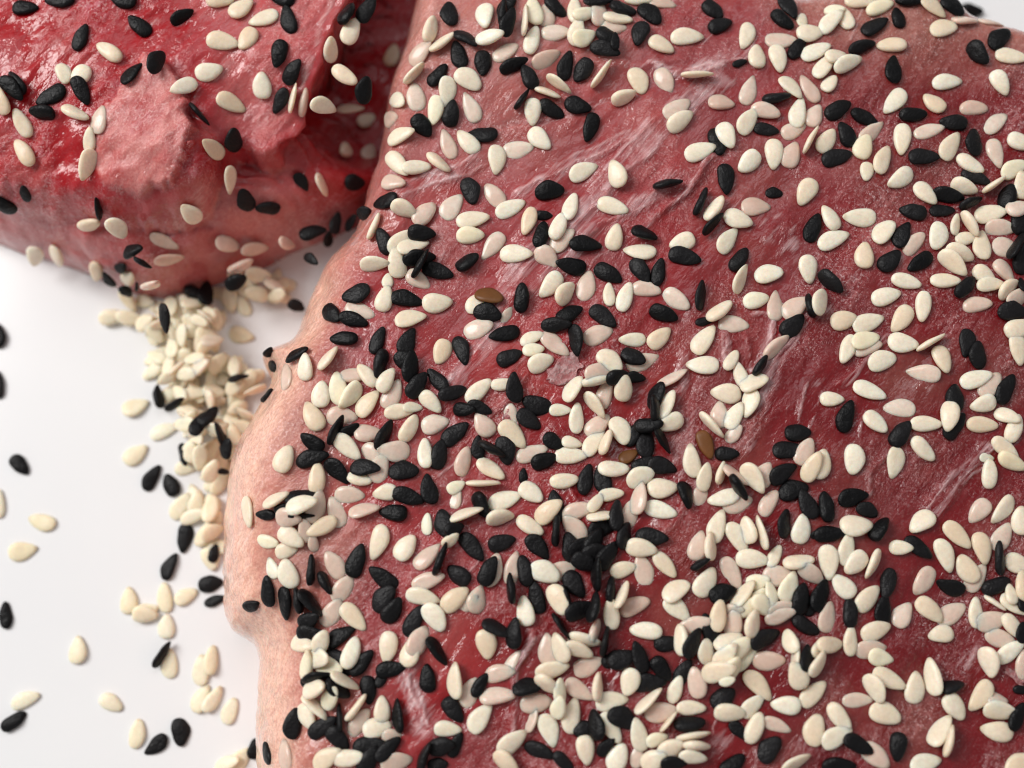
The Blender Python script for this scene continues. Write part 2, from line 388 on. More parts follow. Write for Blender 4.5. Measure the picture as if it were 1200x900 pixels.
(240, 720): """w40,270,80 w40,500,60 w150,570,70 w200,850,40 b285,790,80,.75 w130,880,20 b610,35,30 b620,110,350 w870,15,310 v575,175,345 b790,135,30
 w685,160,75,.85 b760,255,0,.85 b840,330,10,.6 b920,285,50 w855,225,75 y720,310,350 w660,265,10 y590,300,80 b590,395,30,.5 c660,375,20 c780,430,318
 v820,390,325 w600,600,300 v640,540,318 v640,440,20 y735,495,65,.8 w1070,190,265 b1040,370,60,.7 b1085,325,10,.9 b955,440,280,.9 n885,545,50 p910,635,60
 c520,645,80 b365,810,120,.85 p475,830,100 b690,660,35 b780,725,320 m790,610,95,.8 w1010,670,20 w1040,555,90,.85 c1135,600,95 p1095,715,10,.7 b960,775,15
 b960,860,60 b1075,790,45 w840,840,10 w715,850,30 p1120,870,15 w1200,220,75""",
(480, 720): """b25,40,60 w140,20,310 p50,160,65 c160,215,300 b107,375,95 v270,395,90 w445,175,285 c510,85,335 c615,115,85 p600,285,60,.8 p530,350,10
 p355,460,65 b415,415,60,.85 q515,483,0,1.1 w415,615,55 c690,430,18 p735,520,10 q715,620,70,.75 b255,560,310 b270,770,60,.75 b190,780,15 w220,675,0,.8
 m85,840,70 b165,885,10,.75 w600,755,40 w565,870,320 b760,800,340 b900,860,320,.8 w810,675,285 p815,210,100 v880,200,105 w835,325,15 v810,410,320
 w955,600,80 y885,450,90,.8 y875,545,80,.85 p995,440,325 n1105,425,85 p1040,300,20 v1020,150,350 w990,210,340 q1090,95,70,.8 m885,65,305 m1145,160,85
 b1180,265,20,.7 w1180,515,10 b1030,680,10,.8 c1090,650,95 w1180,665,300 w1030,795,280 b1150,780,50,.7 w1225,840,70""",
(720, 720): """p690,50,80 b560,85,110 w612,5,80 w185,97,180 b310,175,0,.9 p470,65,20 v390,150,95 b460,175,60 w545,220,100,.85 v665,155,20 y770,250,45
 y740,195,40 w650,260,60 y690,320,70 w610,340,15 y660,390,20,.5 v815,55,85 b880,145,30 p905,270,0 p970,10,20 b1120,65,335 n1065,240,85 w1035,155,110,.8
 w1070,360,110 b1125,255,80,.85 w1190,200,60,.7 w1190,290,60,.9 w1165,465,45 w1005,530,180 w835,415,310 b640,495,45 w810,540,50,.85 w675,580,0
 p945,650,340,.9 w820,665,70 b720,680,310,.7 b915,795,60 b690,880,40 v1060,875,25 w1180,680,80 b40,255,10 b150,250,110 b275,320,305 b195,405,0
 w85,395,260 b405,340,60,.8 p480,400,100 w360,440,70,.85 n195,510,40 p270,570,10 w450,550,0,.9 c440,640,8 n315,630,50,.8 b45,615,340 p130,835,80,.75
 w145,705,100 y250,735,20,.75 v455,715,12 w335,795,35 v485,770,348 w455,840,350,.8 w235,860,40 b345,875,0,.8""",
(960, 720): """w330,100,20 w185,155,90,.9 w60,175,5 p300,210,10 y360,250,340,.8 w715,120,185,.85 w410,380,335 v320,435,305 w555,430,80 v665,365,98,1.05
 c780,425,15,.85 w945,470,230 v990,280,283,1.05 p1010,35,10 p1060,140,345 w1120,220,40,1.05 w1140,70,320 b1190,110,80,.7 p220,505,0,.9 w120,600,310
 w100,725,25 w385,590,350 p325,825,320 b230,765,330 b460,775,265 b110,890,0 w790,545,315 v710,685,60 v760,745,80 q1040,500,0,.8 w1060,570,355
 w1045,680,175 b1165,600,60 b1185,440,0,.6 w620,880,15 w1180,890,30 p1205,300,90""",
}
# black seeds on top of the loose cream heap on the plate (placed after the heap)
HEAP_TOP = {
(0, 180): "",
(0, 360): "b965,65,270 m930,525,95 m1020,570,30,.8 b1170,680,60 c1075,865,285",
(240, 180): "b620,620,320,.7 b185,755,30 b10,820,90",
(240, 360): "c195,415,20,.75 b365,515,30,.85 b20,640,60 m95,755,110 b130,830,80,.8",
}

# ---------------------------------------------------------------- plate
prof = [(0.0, 0.0), (0.03, 0.0), (0.06, 0.0), (0.09, 0.0), (0.105, 0.0), (0.116, 0.0012), (0.124, 0.005), (0.132, 0.0095), (0.150, 0.0135),
        (0.1525, 0.0138), (0.1535, 0.0128), (0.152, 0.0105), (0.136, 0.0055), (0.122, -0.002), (0.112, -0.0045), (0.092, -0.005), (0.090, -0.0075),
        (0.086, -0.0075), (0.084, -0.005), (0.0, -0.005)]
PV, PF, NS = [], [], 128
for r_, z_ in prof:
    for k in range(NS):
        a_ = 2 * math.pi * k / NS
        PV.append((r_ * math.cos(a_), r_ * math.sin(a_), z_))
for i in range(len(prof) - 1):
    for k in range(NS):
        PF.append((i * NS + k, i * NS + (k + 1) % NS, (i + 1) * NS + (k + 1) % NS, (i + 1) * NS + k))
plate = mesh_obj('plate', PV, PF, M_PLATE)
plate.location = (0.012, 0.004, 0.0)
tag(plate, 'white glazed plate under the raw tuna, strewn with loose seeds', 'plate')

# ---------------------------------------------------------------- the two pieces of tuna as height fields over the plate
CELL = 0.00025
GX = np.arange(-0.074, 0.082, CELL)
GY = np.arange(-0.066, 0.080, CELL)
X, Y = np.meshgrid(GX, GY)
xm, ym = X / MM, Y / MM
def plan(pts):                                  # (px, py, height at which that point of the outline is seen)
    return np.array([at(p[0], p[1], (p[2] if len(p) > 2 else 5) * MM)[:2] for p in pts])
wob = np.stack([fbm(xm / 2.2, ym / 2.2, 71), fbm(xm / 2.2, ym / 2.2, 75)]) * 0.55 * MM
dirx = np.array([math.cos(math.radians(50)), math.sin(math.radians(50))])
along, across = xm * dirx[0] + ym * dirx[1], -xm * dirx[1] + ym * dirx[0]

# big slab
OUT1 = spline(plan([(492, -5, 7), (470, 70, 8), (452, 130, 8), (444, 185, 8), (428, 240, 7), (412, 282, 6), (380, 322, 5), (362, 362, 5), (346, 396, 5), (318, 412, 5), (308, 428, 5),
        (318, 452, 5), (296, 488, 5), (277, 530, 5), (265, 575, 5), (260, 630, 5), (260, 690, 5), (268, 735, 5), (288, 752, 5), (300, 768, 5), (299, 830, 5), (299, 900, 5),
        (315, 985, 5), (420, 1050, 5), (620, 1085, 5), (900, 1090, 5), (1180, 1050, 5), (1330, 930, 5), (1400, 700, 5), (1410, 450, 5), (1370, 240, 8),
        (1295, 75, 13), (1215, 30, 15), (1165, 8, 16), (1125, -18, 16), (1075, -42, 16), (1000, -42, 16), (962, -22, 15), (928, -10, 14), (895, -26, 14), (850, -70, 12),
        (740, -130, 10), (610, -140, 8), (530, -80, 7)]), 6)
d1, n1x, n1y = poly_dist(X + wob[0] * 0.6, Y + wob[1] * 0.6, OUT1)
px0, py0 = to_px(X, Y, np.full(X.shape, 0.019))
R1 = (9.5 - 5.0 * smooth(330, 150, py0) + 1.5 * smooth(500, 650, py0) * smooth(700, 300, px0)) * MM
t1 = np.clip(d1 / R1, 0, 1)
prof1 = (1 - (1 - t1) ** 2.3) ** (1 / 2.0)
top1 = 19.8 + 0.9 * fbm(xm / 22, ym / 22, 3, 2) + 0.9 * smooth(0, 24, d1 / MM) - 1.2 * smooth(1000, 1250, px0) - 0.8 * smooth(100, -80, py0)
H1 = top1 * prof1
H1 += (0.42 * fbm(xm / 5.5, ym / 5.5, 21, 2) + 0.20 * fbm(along / 9, across / 1.7, 31, 3) + 0.06 * fbm(xm / 0.9, ym / 0.9, 41, 2)) * smooth(0, 4, d1 / MM)
def px_line(pts, px, py):
    d, _, _ = poly_dist(px, py, spline(pts, 5, False), False)
    return d
SINEW = [  # (points in the photograph, half width, strength, how much it stands proud in mm)
    ([(872, 68), (838, 78), (800, 92), (772, 86)], 6, 0.9, 0.25),
    ([(845, 98), (800, 130), (752, 178), (705, 232), (655, 278), (600, 328), (572, 395), (538, 446), (522, 470)], 9, 1.0, 0.32),
    ([(800, 122), (745, 160), (700, 186), (660, 205), (610, 232)], 6, 0.7, 0.15),
    ([(786, 205), (750, 242), (728, 262), (690, 276), (640, 330), (600, 345)], 6, 0.8, 0.2),
    ([(836, 192), (806, 222), (772, 254), (745, 280)], 3, 0.8, 0.25),
    ([(470, 232), (505, 215), (540, 205), (566, 188)], 8, 0.7, 0.15),
    ([(866, 524), (880, 490), (902, 438), (928, 398), (960, 360)], 9, 0.65, 0.15),
    ([(804, 420), (796, 446), (788, 470)], 4, 0.8, 0.22),
    ([(840, 545), (800, 600), (760, 640)], 5, 0.35, 0.1),
    ([(1088, 598), (1110, 566), (1134, 540), (1150, 520)], 6, 0.6, 0.12),
    ([(1010, 578), (1020, 556), (1032, 530)], 4, 0.5, 0.1),
    ([(980, 455), (1010, 426), (1040, 395)], 3, 0.5, 0.1),
    ([(882, 372), (902, 374), (903, 395), (893, 428), (880, 440)], 2.5, 0.9, 0.25),
    ([(848, 396), (850, 412), (846, 432)], 2.5, 0.6, 0.15),
    ([(872, 400), (874, 420)], 2, 0.5, 0.1),
    ([(478, 785), (487, 815), (500, 848)], 11, 0.95, 0.2),
    ([(601, 866), (602, 820), (606, 782), (622, 742)], 3, 0.8, 0.3),
    ([(598, 905), (601, 866)], 3, 0.5, 0.2),
    ([(655, 560), (672, 585), (690, 615)], 5, 0.5, 0.1),
    ([(560, 168), (600, 150), (660, 138), (720, 122)], 3, 0.45, -0.35),
    ([(700, 60), (742, 86), (800, 72)], 4, 0.3, 0.1),
    ([(815, 480), (806, 520), (820, 560)], 5, 0.35, 0.1),
    ([(380, 300), (430, 280), (470, 262)], 6, 0.35, 0.1),
    ([(560, 470), (590, 455), (620, 420), (700, 395)], 4, 0.4, 0.1),
    ([(575, 492), (596, 470), (618, 442)], 3, 0.5, 0.2),
]
BLOTCH = [(905, 270, 26, .6), (930, 290, 24, .55), (880, 215, 20, .4), (1012, 228, 26, .35), (1132, 772, 24, .6), (845, 872, 26, .45), (1075, 455, 14, .6),
          (800, 625, 16, .5), (1130, 730, 16, .4), (955, 448, 18, .4), (1180, 460, 16, .3), (985, 320, 22, .35), (600, 110, 30, .5), (570, 145, 20, .4), (660, 120, 26, .45), (760, 120, 22, .3),
          (480, 640, 24, .35), (415, 650, 18, .3), (545, 870, 22, .35), (660, 760, 20, .4), (625, 800, 18, .4), (1000, 330, 26, .3), (470, 60, 18, .4), (560, 380, 30, .35), (700, 360, 26, .35)]
def streaks(px, py, items, xm_, ym_):
    s, lift = np.zeros(px.shape), np.zeros(px.shape)
    brk = 0.55 + 0.6 * fbm(xm_ / 1.3, ym_ / 1.3, 91, 3)
    wig = 5 * fbm(xm_ / 3, ym_ / 3, 95, 2)
    for pts, hw, st, up in items:
        q = np.array(pts)
        box = (px > q[:, 0].min() - 4 * hw - 8) & (px < q[:, 0].max() + 4 * hw + 8) & (py > q[:, 1].min() - 4 * hw - 8) & (py < q[:, 1].max() + 4 * hw + 8)
        if not box.any():
            continue
        d = px_line(pts, px[box] + wig[box], py[box] + wig[box])
        m = np.exp(-(d / hw) ** 2)
        s[box] = np.maximum(s[box], st * m * np.clip(brk[box] + 0.25, 0, 1.2))
        lift[box] += up * m
    return np.clip(s, 0, 1), lift
rs = np.random.default_rng(5)
STRANDS = []
for pts, hw, st, up in SINEW:                   # each band is a faint sheet plus a web of fine strands that part and rejoin
    STRANDS.append((pts, hw * 1.9, st * 0.55, up))
    for q in range(2 + int(hw * 0.7)):
        o1, o2 = rs.uniform(-1.5, 1.5, 2) * hw
        n_ = len(pts)
        a_, b_ = sorted(rs.uniform(0, 1, 2)); b_ = min(1.0, max(b_, a_ + 0.4))
        P_ = [(x + (o1 * (1 - k / max(n_ - 1, 1)) + o2 * k / max(n_ - 1, 1)) + rs.uniform(-3, 3), y + (o1 * (1 - k / max(n_ - 1, 1)) + o2 * k / max(n_ - 1, 1)) * 0.7 + rs.uniform(-3, 3)) for k, (x, y) in enumerate(pts)]
        lo, hi = int(a_ * (n_ - 1)), max(int(math.ceil(b_ * (n_ - 1))), int(a_ * (n_ - 1)) + 1)
        STRANDS.append((P_[lo:hi + 1], rs.uniform(1.6, 3.2), st * rs.uniform(0.5, 1.0), 0.10))
for q in range(46):                             # loose single fibres all over the slab
    x, y = rs.uniform(380, 1190), rs.uniform(10, 890)
    a_ = math.radians(rs.normal(52, 16)); l_ = rs.uniform(18, 60)
    STRANDS.append(([(x, y), (x + l_ * 0.5 * math.cos(a_) + rs.uniform(-3, 3), y - l_ * 0.5 * math.sin(a_)), (x + l_ * math.cos(a_), y - l_ * math.sin(a_))], rs.uniform(1.4, 2.6), rs.uniform(0.3, 0.7), 0.08))
sin1, lift1 = streaks(px0, py0, STRANDS, xm, ym)
H1 += lift1 * smooth(0, 3, d1 / MM)
for bx, by, br, bs in BLOTCH:
    q = np.exp(-(((px0 - bx) ** 2 + (py0 - by) ** 2) / br ** 2)) * bs
    sin1 = np.maximum(sin1, q * np.clip(0.45 + 1.1 * fbm(along / 1.5, across / 0.7, 97, 3), 0, 1))
# torn lip along the lower part of the pale rim
lip = px_line([(262, 700), (285, 742), (330, 735), (372, 700)], px0, py0)
H1 -= 0.3 * np.exp(-(lip / 7) ** 2) * smooth(0, 2, d1 / MM)
H1 = np.where(d1 > 0, np.maximum(H1, 0.0), 0.0) * MM
pale1 = np.clip(1.05 * smooth(9.0, 1.0, d1 / MM) * smooth(560, 380, px0) * smooth(180, 430, py0) + 0.50 * smooth(470, 300, px0) * smooth(250, 500, py0)
                + (0.22 + 0.2 * smooth(180, 380, py0)) * smooth(8, 0.5, d1 / MM) + 0.20 * smooth(260, 40, py0) * smooth(900, 620, px0) + 0.22 * smooth(160, 20, py0) * smooth(860, 1050, px0)
                + 0.12 * fbm(xm / 8, ym / 8, 101, 3), 0, 1)
deep1 = np.clip(smooth(430, 1000, px0 + 0.3 * (py0 - 450)) * 0.9 + 0.35 * fbm(xm / 7, ym / 7, 111, 3), 0, 1)  # maroon grows to the right: flesh tone, part light falloff painted in

film1 = np.clip(0.55 * smooth(520, 120, py0) * smooth(1050, 760, px0 - 0.3 * py0) + 0.28 * smooth(140, 30, py0) + 0.42 * smooth(700, 430, px0) - 0.05 + 0.36 * fbm(along / 9, across / 5, 221, 3), 0, 0.9)
# smaller piece: a lower layer and a flap that overhangs it
OUT2 = spline(plan([(0, 282, 4), (45, 295, 4), (85, 309, 4), (125, 328, 4), (165, 338, 4), (205, 339, 4), (255, 323, 4), (300, 304, 4), (345, 282, 4), (388, 263, 5), (420, 244, 6), (452, 222, 6), (490, 190, 6),
        (520, 100, 4), (540, 0, 4), (545, -90, 4), (480, -190, 4), (250, -230, 4), (0, -190, 4), (-150, -60, 4), (-170, 100, 4), (-90, 235, 4)]), 6)
d2, n2x, n2y = poly_dist(X + wob[0] * 0.7, Y + wob[1] * 0.7, OUT2)
UPP = spline(plan([(455, -140, 17), (440, -60, 17), (424, 0, 17), (406, 50, 17), (390, 90, 17), (372, 122, 17), (362, 152, 17), (334, 174, 17), (304, 186, 17), (284, 178, 17), (268, 182, 17), (254, 205, 17),
        (228, 240, 17), (185, 256, 17), (130, 254, 17), (80, 244, 17), (20, 236, 17), (-60, 215, 17), (-150, 100, 17), (-140, -60, 17), (0, -180, 17), (250, -215, 17), (380, -190, 17)]), 6)
dU, _, _ = poly_dist(X + wob[0], Y + wob[1], UPP)
qx, qy = to_px(X, Y, np.full(X.shape, 0.016))
low = 13.0 - 10.8 * smooth(340, 415, qx) * smooth(200, 120, qy) + 0.9 * fbm(xm / 7, ym / 7, 121, 2)
R2 = 7.0 * MM
low = low * (1 - (1 - np.clip(d2 / R2, 0, 1)) ** 2.2) ** 0.5
RU = (1.1 + 9.5 * smooth(285, 150, qx) * smooth(60, 140, qy)) * MM
pu = (1 - (1 - np.clip(dU / RU, 0, 1)) ** 2.0) ** 0.5
high = 20.0 + 0.9 * fbm(xm / 14, ym / 14, 131, 2) - 3.6 * smooth(70, 175, qy) * smooth(230, 300, qx)
H2 = low + np.maximum(high - low, 0) * pu
# pale torn tongue of flesh and the rounded lobe below it
PATCH = [(191, 82), (217, 104), (234, 134), (230, 152), (241, 173), (221, 212), (191, 230), (165, 235), (130, 225), (119, 195), (130, 160), (152, 126), (173, 100)]
jag = 9 * fbm(xm / 1.1, ym / 1.1, 141, 3)
dP, _, _ = poly_dist(qx + jag, qy + jag * 0.7, spline(PATCH, 5))
pm = smooth(-1.0, 2.2, dP)
H2 += 0.9 * pm * smooth(110, 215, qx + 0.1 * (qy - 150)) + (0.25 + 0.2 * fbm(xm / 2.0, ym / 2.0, 145, 2)) * pm
lob = 1 - np.sqrt(((qx - 292) / 80) ** 2 + ((qy - 232) / 36) ** 2)
H2 += 1.6 * np.sqrt(np.clip(lob, 0, 1)) * smooth(225, 262, qx)
crk = px_line([(318, 196), (338, 215), (348, 240), (345, 255)], qx, qy)
H2 -= 0.5 * np.exp(-(crk / 5) ** 2)
for pts_, dep_, wd_ in (([(168, 262), (215, 248), (262, 258), (330, 268), (392, 246)], 0.55, 4.5), ([(40, 262), (110, 284), (190, 302), (262, 296), (330, 276)], 0.4, 5),
                        ([(262, 205), (300, 204), (334, 214)], 0.35, 4), ([(10, 225), (60, 236), (110, 256)], 0.4, 5)):
    H2 -= dep_ * np.exp(-(px_line(pts_, qx + jag * 0.6, qy + jag * 0.6) / wd_) ** 2)
crk = px_line([(232, 150), (262, 168), (300, 186), (340, 190)], qx, qy)
H2 -= 0.6 * np.exp(-(crk / 6) ** 2)
H2 += (0.8 * fbm(xm / 9, ym / 2.4, 155, 2) * smooth(150, 220, qy) + 0.45 * fbm(xm / 4.5, ym / 4.5, 151, 2) + 0.22 * fbm((xm + ym) / 6, (xm - ym) / 1.4, 161, 3) + 0.07 * fbm(xm / 0.9, ym / 0.9, 171, 2)) * smooth(0, 3, d2 / MM)
H2 = np.where(d2 > 0, np.maximum(H2, 0), 0) * MM
pale2 = np.clip(0.85 * smooth(-1, 5, dP) * (0.8 + 0.5 * fbm(xm / 1.5, ym / 1.5, 181, 3)) + 0.26 * smooth(9, 1, d2 / MM) + 0.35 * smooth(-0.1, 0.5, lob)
                + 0.38 * smooth(225, 330, qx) * smooth(-2, 6, dU / MM) + 0.25 * fbm(xm / 3, ym / 3, 191, 3), 0, 1)
deep2 = np.clip(0.55 + 0.5 * fbm(xm / 6, ym / 6, 201, 2) - 0.5 * smooth(200, 330, qx), 0, 1)
sin2, _ = streaks(qx, qy, [([(395, 20), (380, 60), (366, 92), (356, 118)], 6, 0.55, 0), ([(150, 20), (152, 50), (200, 45)], 6, 0.35, 0), ([(330, 240), (345, 248)], 6, 0.8, 0),
        ([(262, 110), (300, 70), (340, 40)], 8, 0.35, 0), ([(170, 260), (215, 250), (240, 225)], 8, 0.4, 0), ([(110, 115), (135, 105)], 8, 0.5, 0)], xm, ym)
film2 = np.clip(0.0 + 0.42 * smooth(190, 300, qx) + 0.35 * smooth(190, 270, qy) + 0.7 * fbm(xm / 5, ym / 5, 231, 3), 0, 0.9)
cleft_shade = 1 - smooth(0.5, -0.8, dU / MM) * smooth(330, 370, qx) * smooth(225, 170, qy)      # cleft shade painted into the unoxidised inner flesh by dropping pale tones
film2 *= cleft_shade
pale2 *= cleft_shade
HP = np.exp(-(dP / 4) ** 2) * 0.4
sin2 = np.maximum(sin2, HP * np.clip(0.5 + fbm(xm / 0.8, ym / 0.8, 211, 2), 0, 1))

# the flap overhangs: its lower edge is drawn in under it
gy_, gx_ = np.gradient(dU, CELL)
gl = np.hypot(gx_, gy_) + 1e-9
tuck = 4.0 * MM * (1 - pu) * smooth(-4.5 * MM, -0.3 * MM, dU) * smooth(295, 335, qx) * smooth(185, 160, qy) * (dU < RU)
TX, TY = tuck * gx_ / gl, tuck * gy_ / gl
def slab_mesh(name, d, nx, ny, H, chans, mat, sx=0.0, sy=0.0):
    keep = d > -CELL * 1.2
    ids = -np.ones(X.shape, int)
    f = keep[:-1, :-1] & keep[1:, :-1] & keep[:-1, 1:] & keep[1:, 1:]
    use = np.zeros(X.shape, bool)
    use[:-1, :-1] |= f; use[1:, :-1] |= f; use[:-1, 1:] |= f; use[1:, 1:] |= f
    ids[use] = np.arange(use.sum())
    rim = use & (d <= 0)
    V = np.stack([np.where(rim, nx - wob[0] * 0.6, X + sx)[use], np.where(rim, ny - wob[1] * 0.6, Y + sy)[use], np.where(rim, -0.0006, np.maximum(H, 0.0))[use]], 1)
    F = np.stack([ids[:-1, :-1][f], ids[:-1, 1:][f], ids[1:, 1:][f], ids[1:, :-1][f]], 1)
    me = bpy.data.meshes.new(name)
    me.vertices.add(len(V)); me.vertices.foreach_set('co', V.astype(np.float32).ravel())
    me.loops.add(F.size); me.loops.foreach_set('vertex_index', F.astype(np.int32).ravel())
    me.polygons.add(len(F)); me.polygons.foreach_set('loop_start', np.arange(0, F.size, 4, dtype=np.int32))
    me.polygons.foreach_set('use_smooth', np.ones(len(F), bool))
    me.update(calc_edges=True); me.validate()
    ca = me.color_attributes.new('tone', 'FLOAT_COLOR', 'POINT')
    ca.data.foreach_set('color', np.stack([c[use] for c in chans], 1).astype(np.float32).ravel())
    me.materials.append(mat)
    o = bpy.data.objects.new(name, me)
    COL.objects.link(o)
    return o
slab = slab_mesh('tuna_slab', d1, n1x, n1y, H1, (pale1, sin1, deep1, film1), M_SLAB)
tag(slab, 'large dark red raw tuna slab with pale rim, crusted with black and cream sesame', 'tuna')
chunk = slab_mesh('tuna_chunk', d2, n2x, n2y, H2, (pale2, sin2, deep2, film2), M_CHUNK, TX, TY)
tag(chunk, 'smaller bright red raw tuna chunk with a torn flap and sparse sesame', 'tuna')

# ---------------------------------------------------------------- seeds
def seed_mesh(name, L, W, T, seed, wrinkle, mat):
    r = np.random.default_rng(seed)
    NR, NC = 13, 14
    bend, k, asym = r.uniform(-0.09, 0.09), r.uniform(0.12, 0.32), r.uniform(-0.09, 0.09)
    dent, du, nub = r.uniform(0.0, 0.35), r.uniform(-0.5, 0.5), r.uniform(0.0, 0.16)
    ph = r.uniform(0, 6.28, 8)
    V, F = [(-L / 2, 0, 0)], []
    for i in range(1, NR):
        t = math.pi * i / NR
        u = -math.cos(t)                                   # -1 blunt end, +1 tip
        hw = W / 2 * math.sin(t) ** 0.86 * (1 - k * u - 0.06 * u * u)
        ht = T / 2 * math.sin(t) ** 0.75 * (1 - 0.18 * u)
        for j in range(NC):
            a = 2 * math.pi * j / NC
            ca, sa = math.cos(a), math.sin(a)
            yy = math.copysign(abs(ca) ** 0.9, ca) * hw
            zz = math.copysign(abs(sa) ** 0.85, sa) * ht
            q = 1 + wrinkle * (math.sin(3 * a + ph[0] + 2 * u) * 0.5 + math.sin(5 * u + ph[1] + a) * 0.6 + math.sin(2 * a - 4 * u + ph[2]) * 0.5)
            zz *= q
            if zz > 0:
                zz *= 1 - dent * math.exp(-((u - du) / 0.45) ** 2) * max(0.0, 1 - (yy / (0.6 * hw)) ** 2)
            yy = yy * (1 + 0.5 * (q - 1)) + W * (bend * (1 - u * u) + asym * u * 0.4)
            V.append((u * L / 2 * (1 + nub * max(0.0, u) ** 6), yy, zz + 0.06 * T * math.sin(2 * u + ph[3])))
    V.append((L / 2 * (1 + nub), W * asym * 0.4, 0))
    for j in range(NC):
        F.append((0, 1 + (j + 1) % NC, 1 + j))
        F.append((len(V) - 1, 1 + (NR - 2) * NC + j, 1 + (NR - 2) * NC + (j + 1) % NC))
    for i in range(NR - 2):
        for j in range(NC):
            a, b = 1 + i * NC + j, 1 + i * NC + (j + 1) % NC
            F.append((a, b, b + NC, a + NC))
    me = bpy.data.meshes.new(name)
    me.from_pydata(V, [], F)
    me.polygons.foreach_set('use_smooth', [True] * len(me.polygons))
    me.materials.append(mat)
    at_ = me.attributes.new('along', 'FLOAT_VECTOR', 'POINT')
    at_.data.foreach_set('vector', np.array([(v[0] / L * 2, 0, 0) for v in V], np.float32).ravel())
    return me
SL, SW, ST = 3.16 * MM, 1.92 * MM, 0.80 * MM
MESH = {}
for nm, wr in (('cream', 0.05), ('yellow', 0.05), ('pink', 0.05), ('brown', 0.10), ('black', 0.13)):
    MESH[nm] = [seed_mesh(nm + '_sesame_seed', SL * f * (0.97 if nm == 'black' else 1), SW * g * (0.94 if nm == 'black' else 1), ST * h * (1.08 if nm == 'black' else 1), 50 + i + len(nm) * 10, wr, M_SEED[nm])
                for i, (f, g, h) in enumerate(((1, 1, 1), (1.05, 0.95, 0.9), (0.95, 1.05, 1), (1.0, 0.88, 1.15), (1.06, 1.03, 0.8), (0.93, 0.95, 1.1), (0.99, 1.10, 0.85), (1.03, 0.84, 1.0), (0.90, 1.04, 1.1), (1.08, 0.92, 0.8), (0.97, 0.98, 0.7)))]
KIND = {'w': ('cream', 0), 'v': ('cream', 50), 'n': ('cream', 82), 'y': ('yellow', 0), 'p': ('pink', 0), 'q': ('pink', 50), 'r': ('brown', 0),
        'b': ('black', 0), 'c': ('black', 48), 'm': ('black', 82)}

UPS = 2                                          # finer height raster the seeds are laid on, one on another
FC = CELL / UPS
fx, fy = np.arange(GX[0], GX[-1], FC), np.arange(GY[0], GY[-1], FC)
def upsample(A):
    ix = np.clip(((fx - GX[0]) / CELL), 0, len(GX) - 1.001); iy = np.clip(((fy - GY[0]) / CELL), 0, len(GY) - 1.001)
    a, b = ix.astype(int), iy.astype(int)
    u, v = (ix - a)[None, :], (iy - b)[:, None]
    return (A[np.ix_(b, a)] * (1 - u) + A[np.ix_(b, a + 1)] * u) * (1 - v) + (A[np.ix_(b + 1, a)] * (1 - u) + A[np.ix_(b + 1, a + 1)] * u) * v
BASE = upsample(np.maximum(H1, H2))
HOST = upsample(((H1 >= H2) & (H1 > 0)).astype(float)) > 0.5
HM = BASE.copy()
OWN = -np.ones(HM.shape, int)
PALE_F, SIN_F, RIM_F = upsample(pale1), upsample(sin1), upsample(d1 / MM)
PATCH_F, FLAP_F = upsample(dP), upsample(dU / MM)
def cell(x, y):
    return (np.clip(np.rint((y - fy[0]) / FC).astype(int), 0, HM.shape[0] - 1), np.clip(np.rint((x - fx[0]) / FC).astype(int), 0, HM.shape[1] - 1))
ZS = np.linspace(0.028, 0.0, 281)
def hit(px, py):
    r = ray(px, py)
    P = CAM[None, :] + r[None, :] * (CAM[2] - ZS)[:, None]
    i, j = cell(P[:, 0], P[:, 1])
    k = np.argmax(BASE[i, j] >= ZS - 1e-6)
    return P[k], r
uu, vv = np.meshgrid(np.linspace(-0.95, 0.95, 13), np.linspace(-0.95, 0.95, 9))
inn = uu ** 2 + vv ** 2 < 0.95
UU, VV = uu[inn], vv[inn]
BOT = np.sqrt(1 - UU ** 2 - VV ** 2)
SEED = []
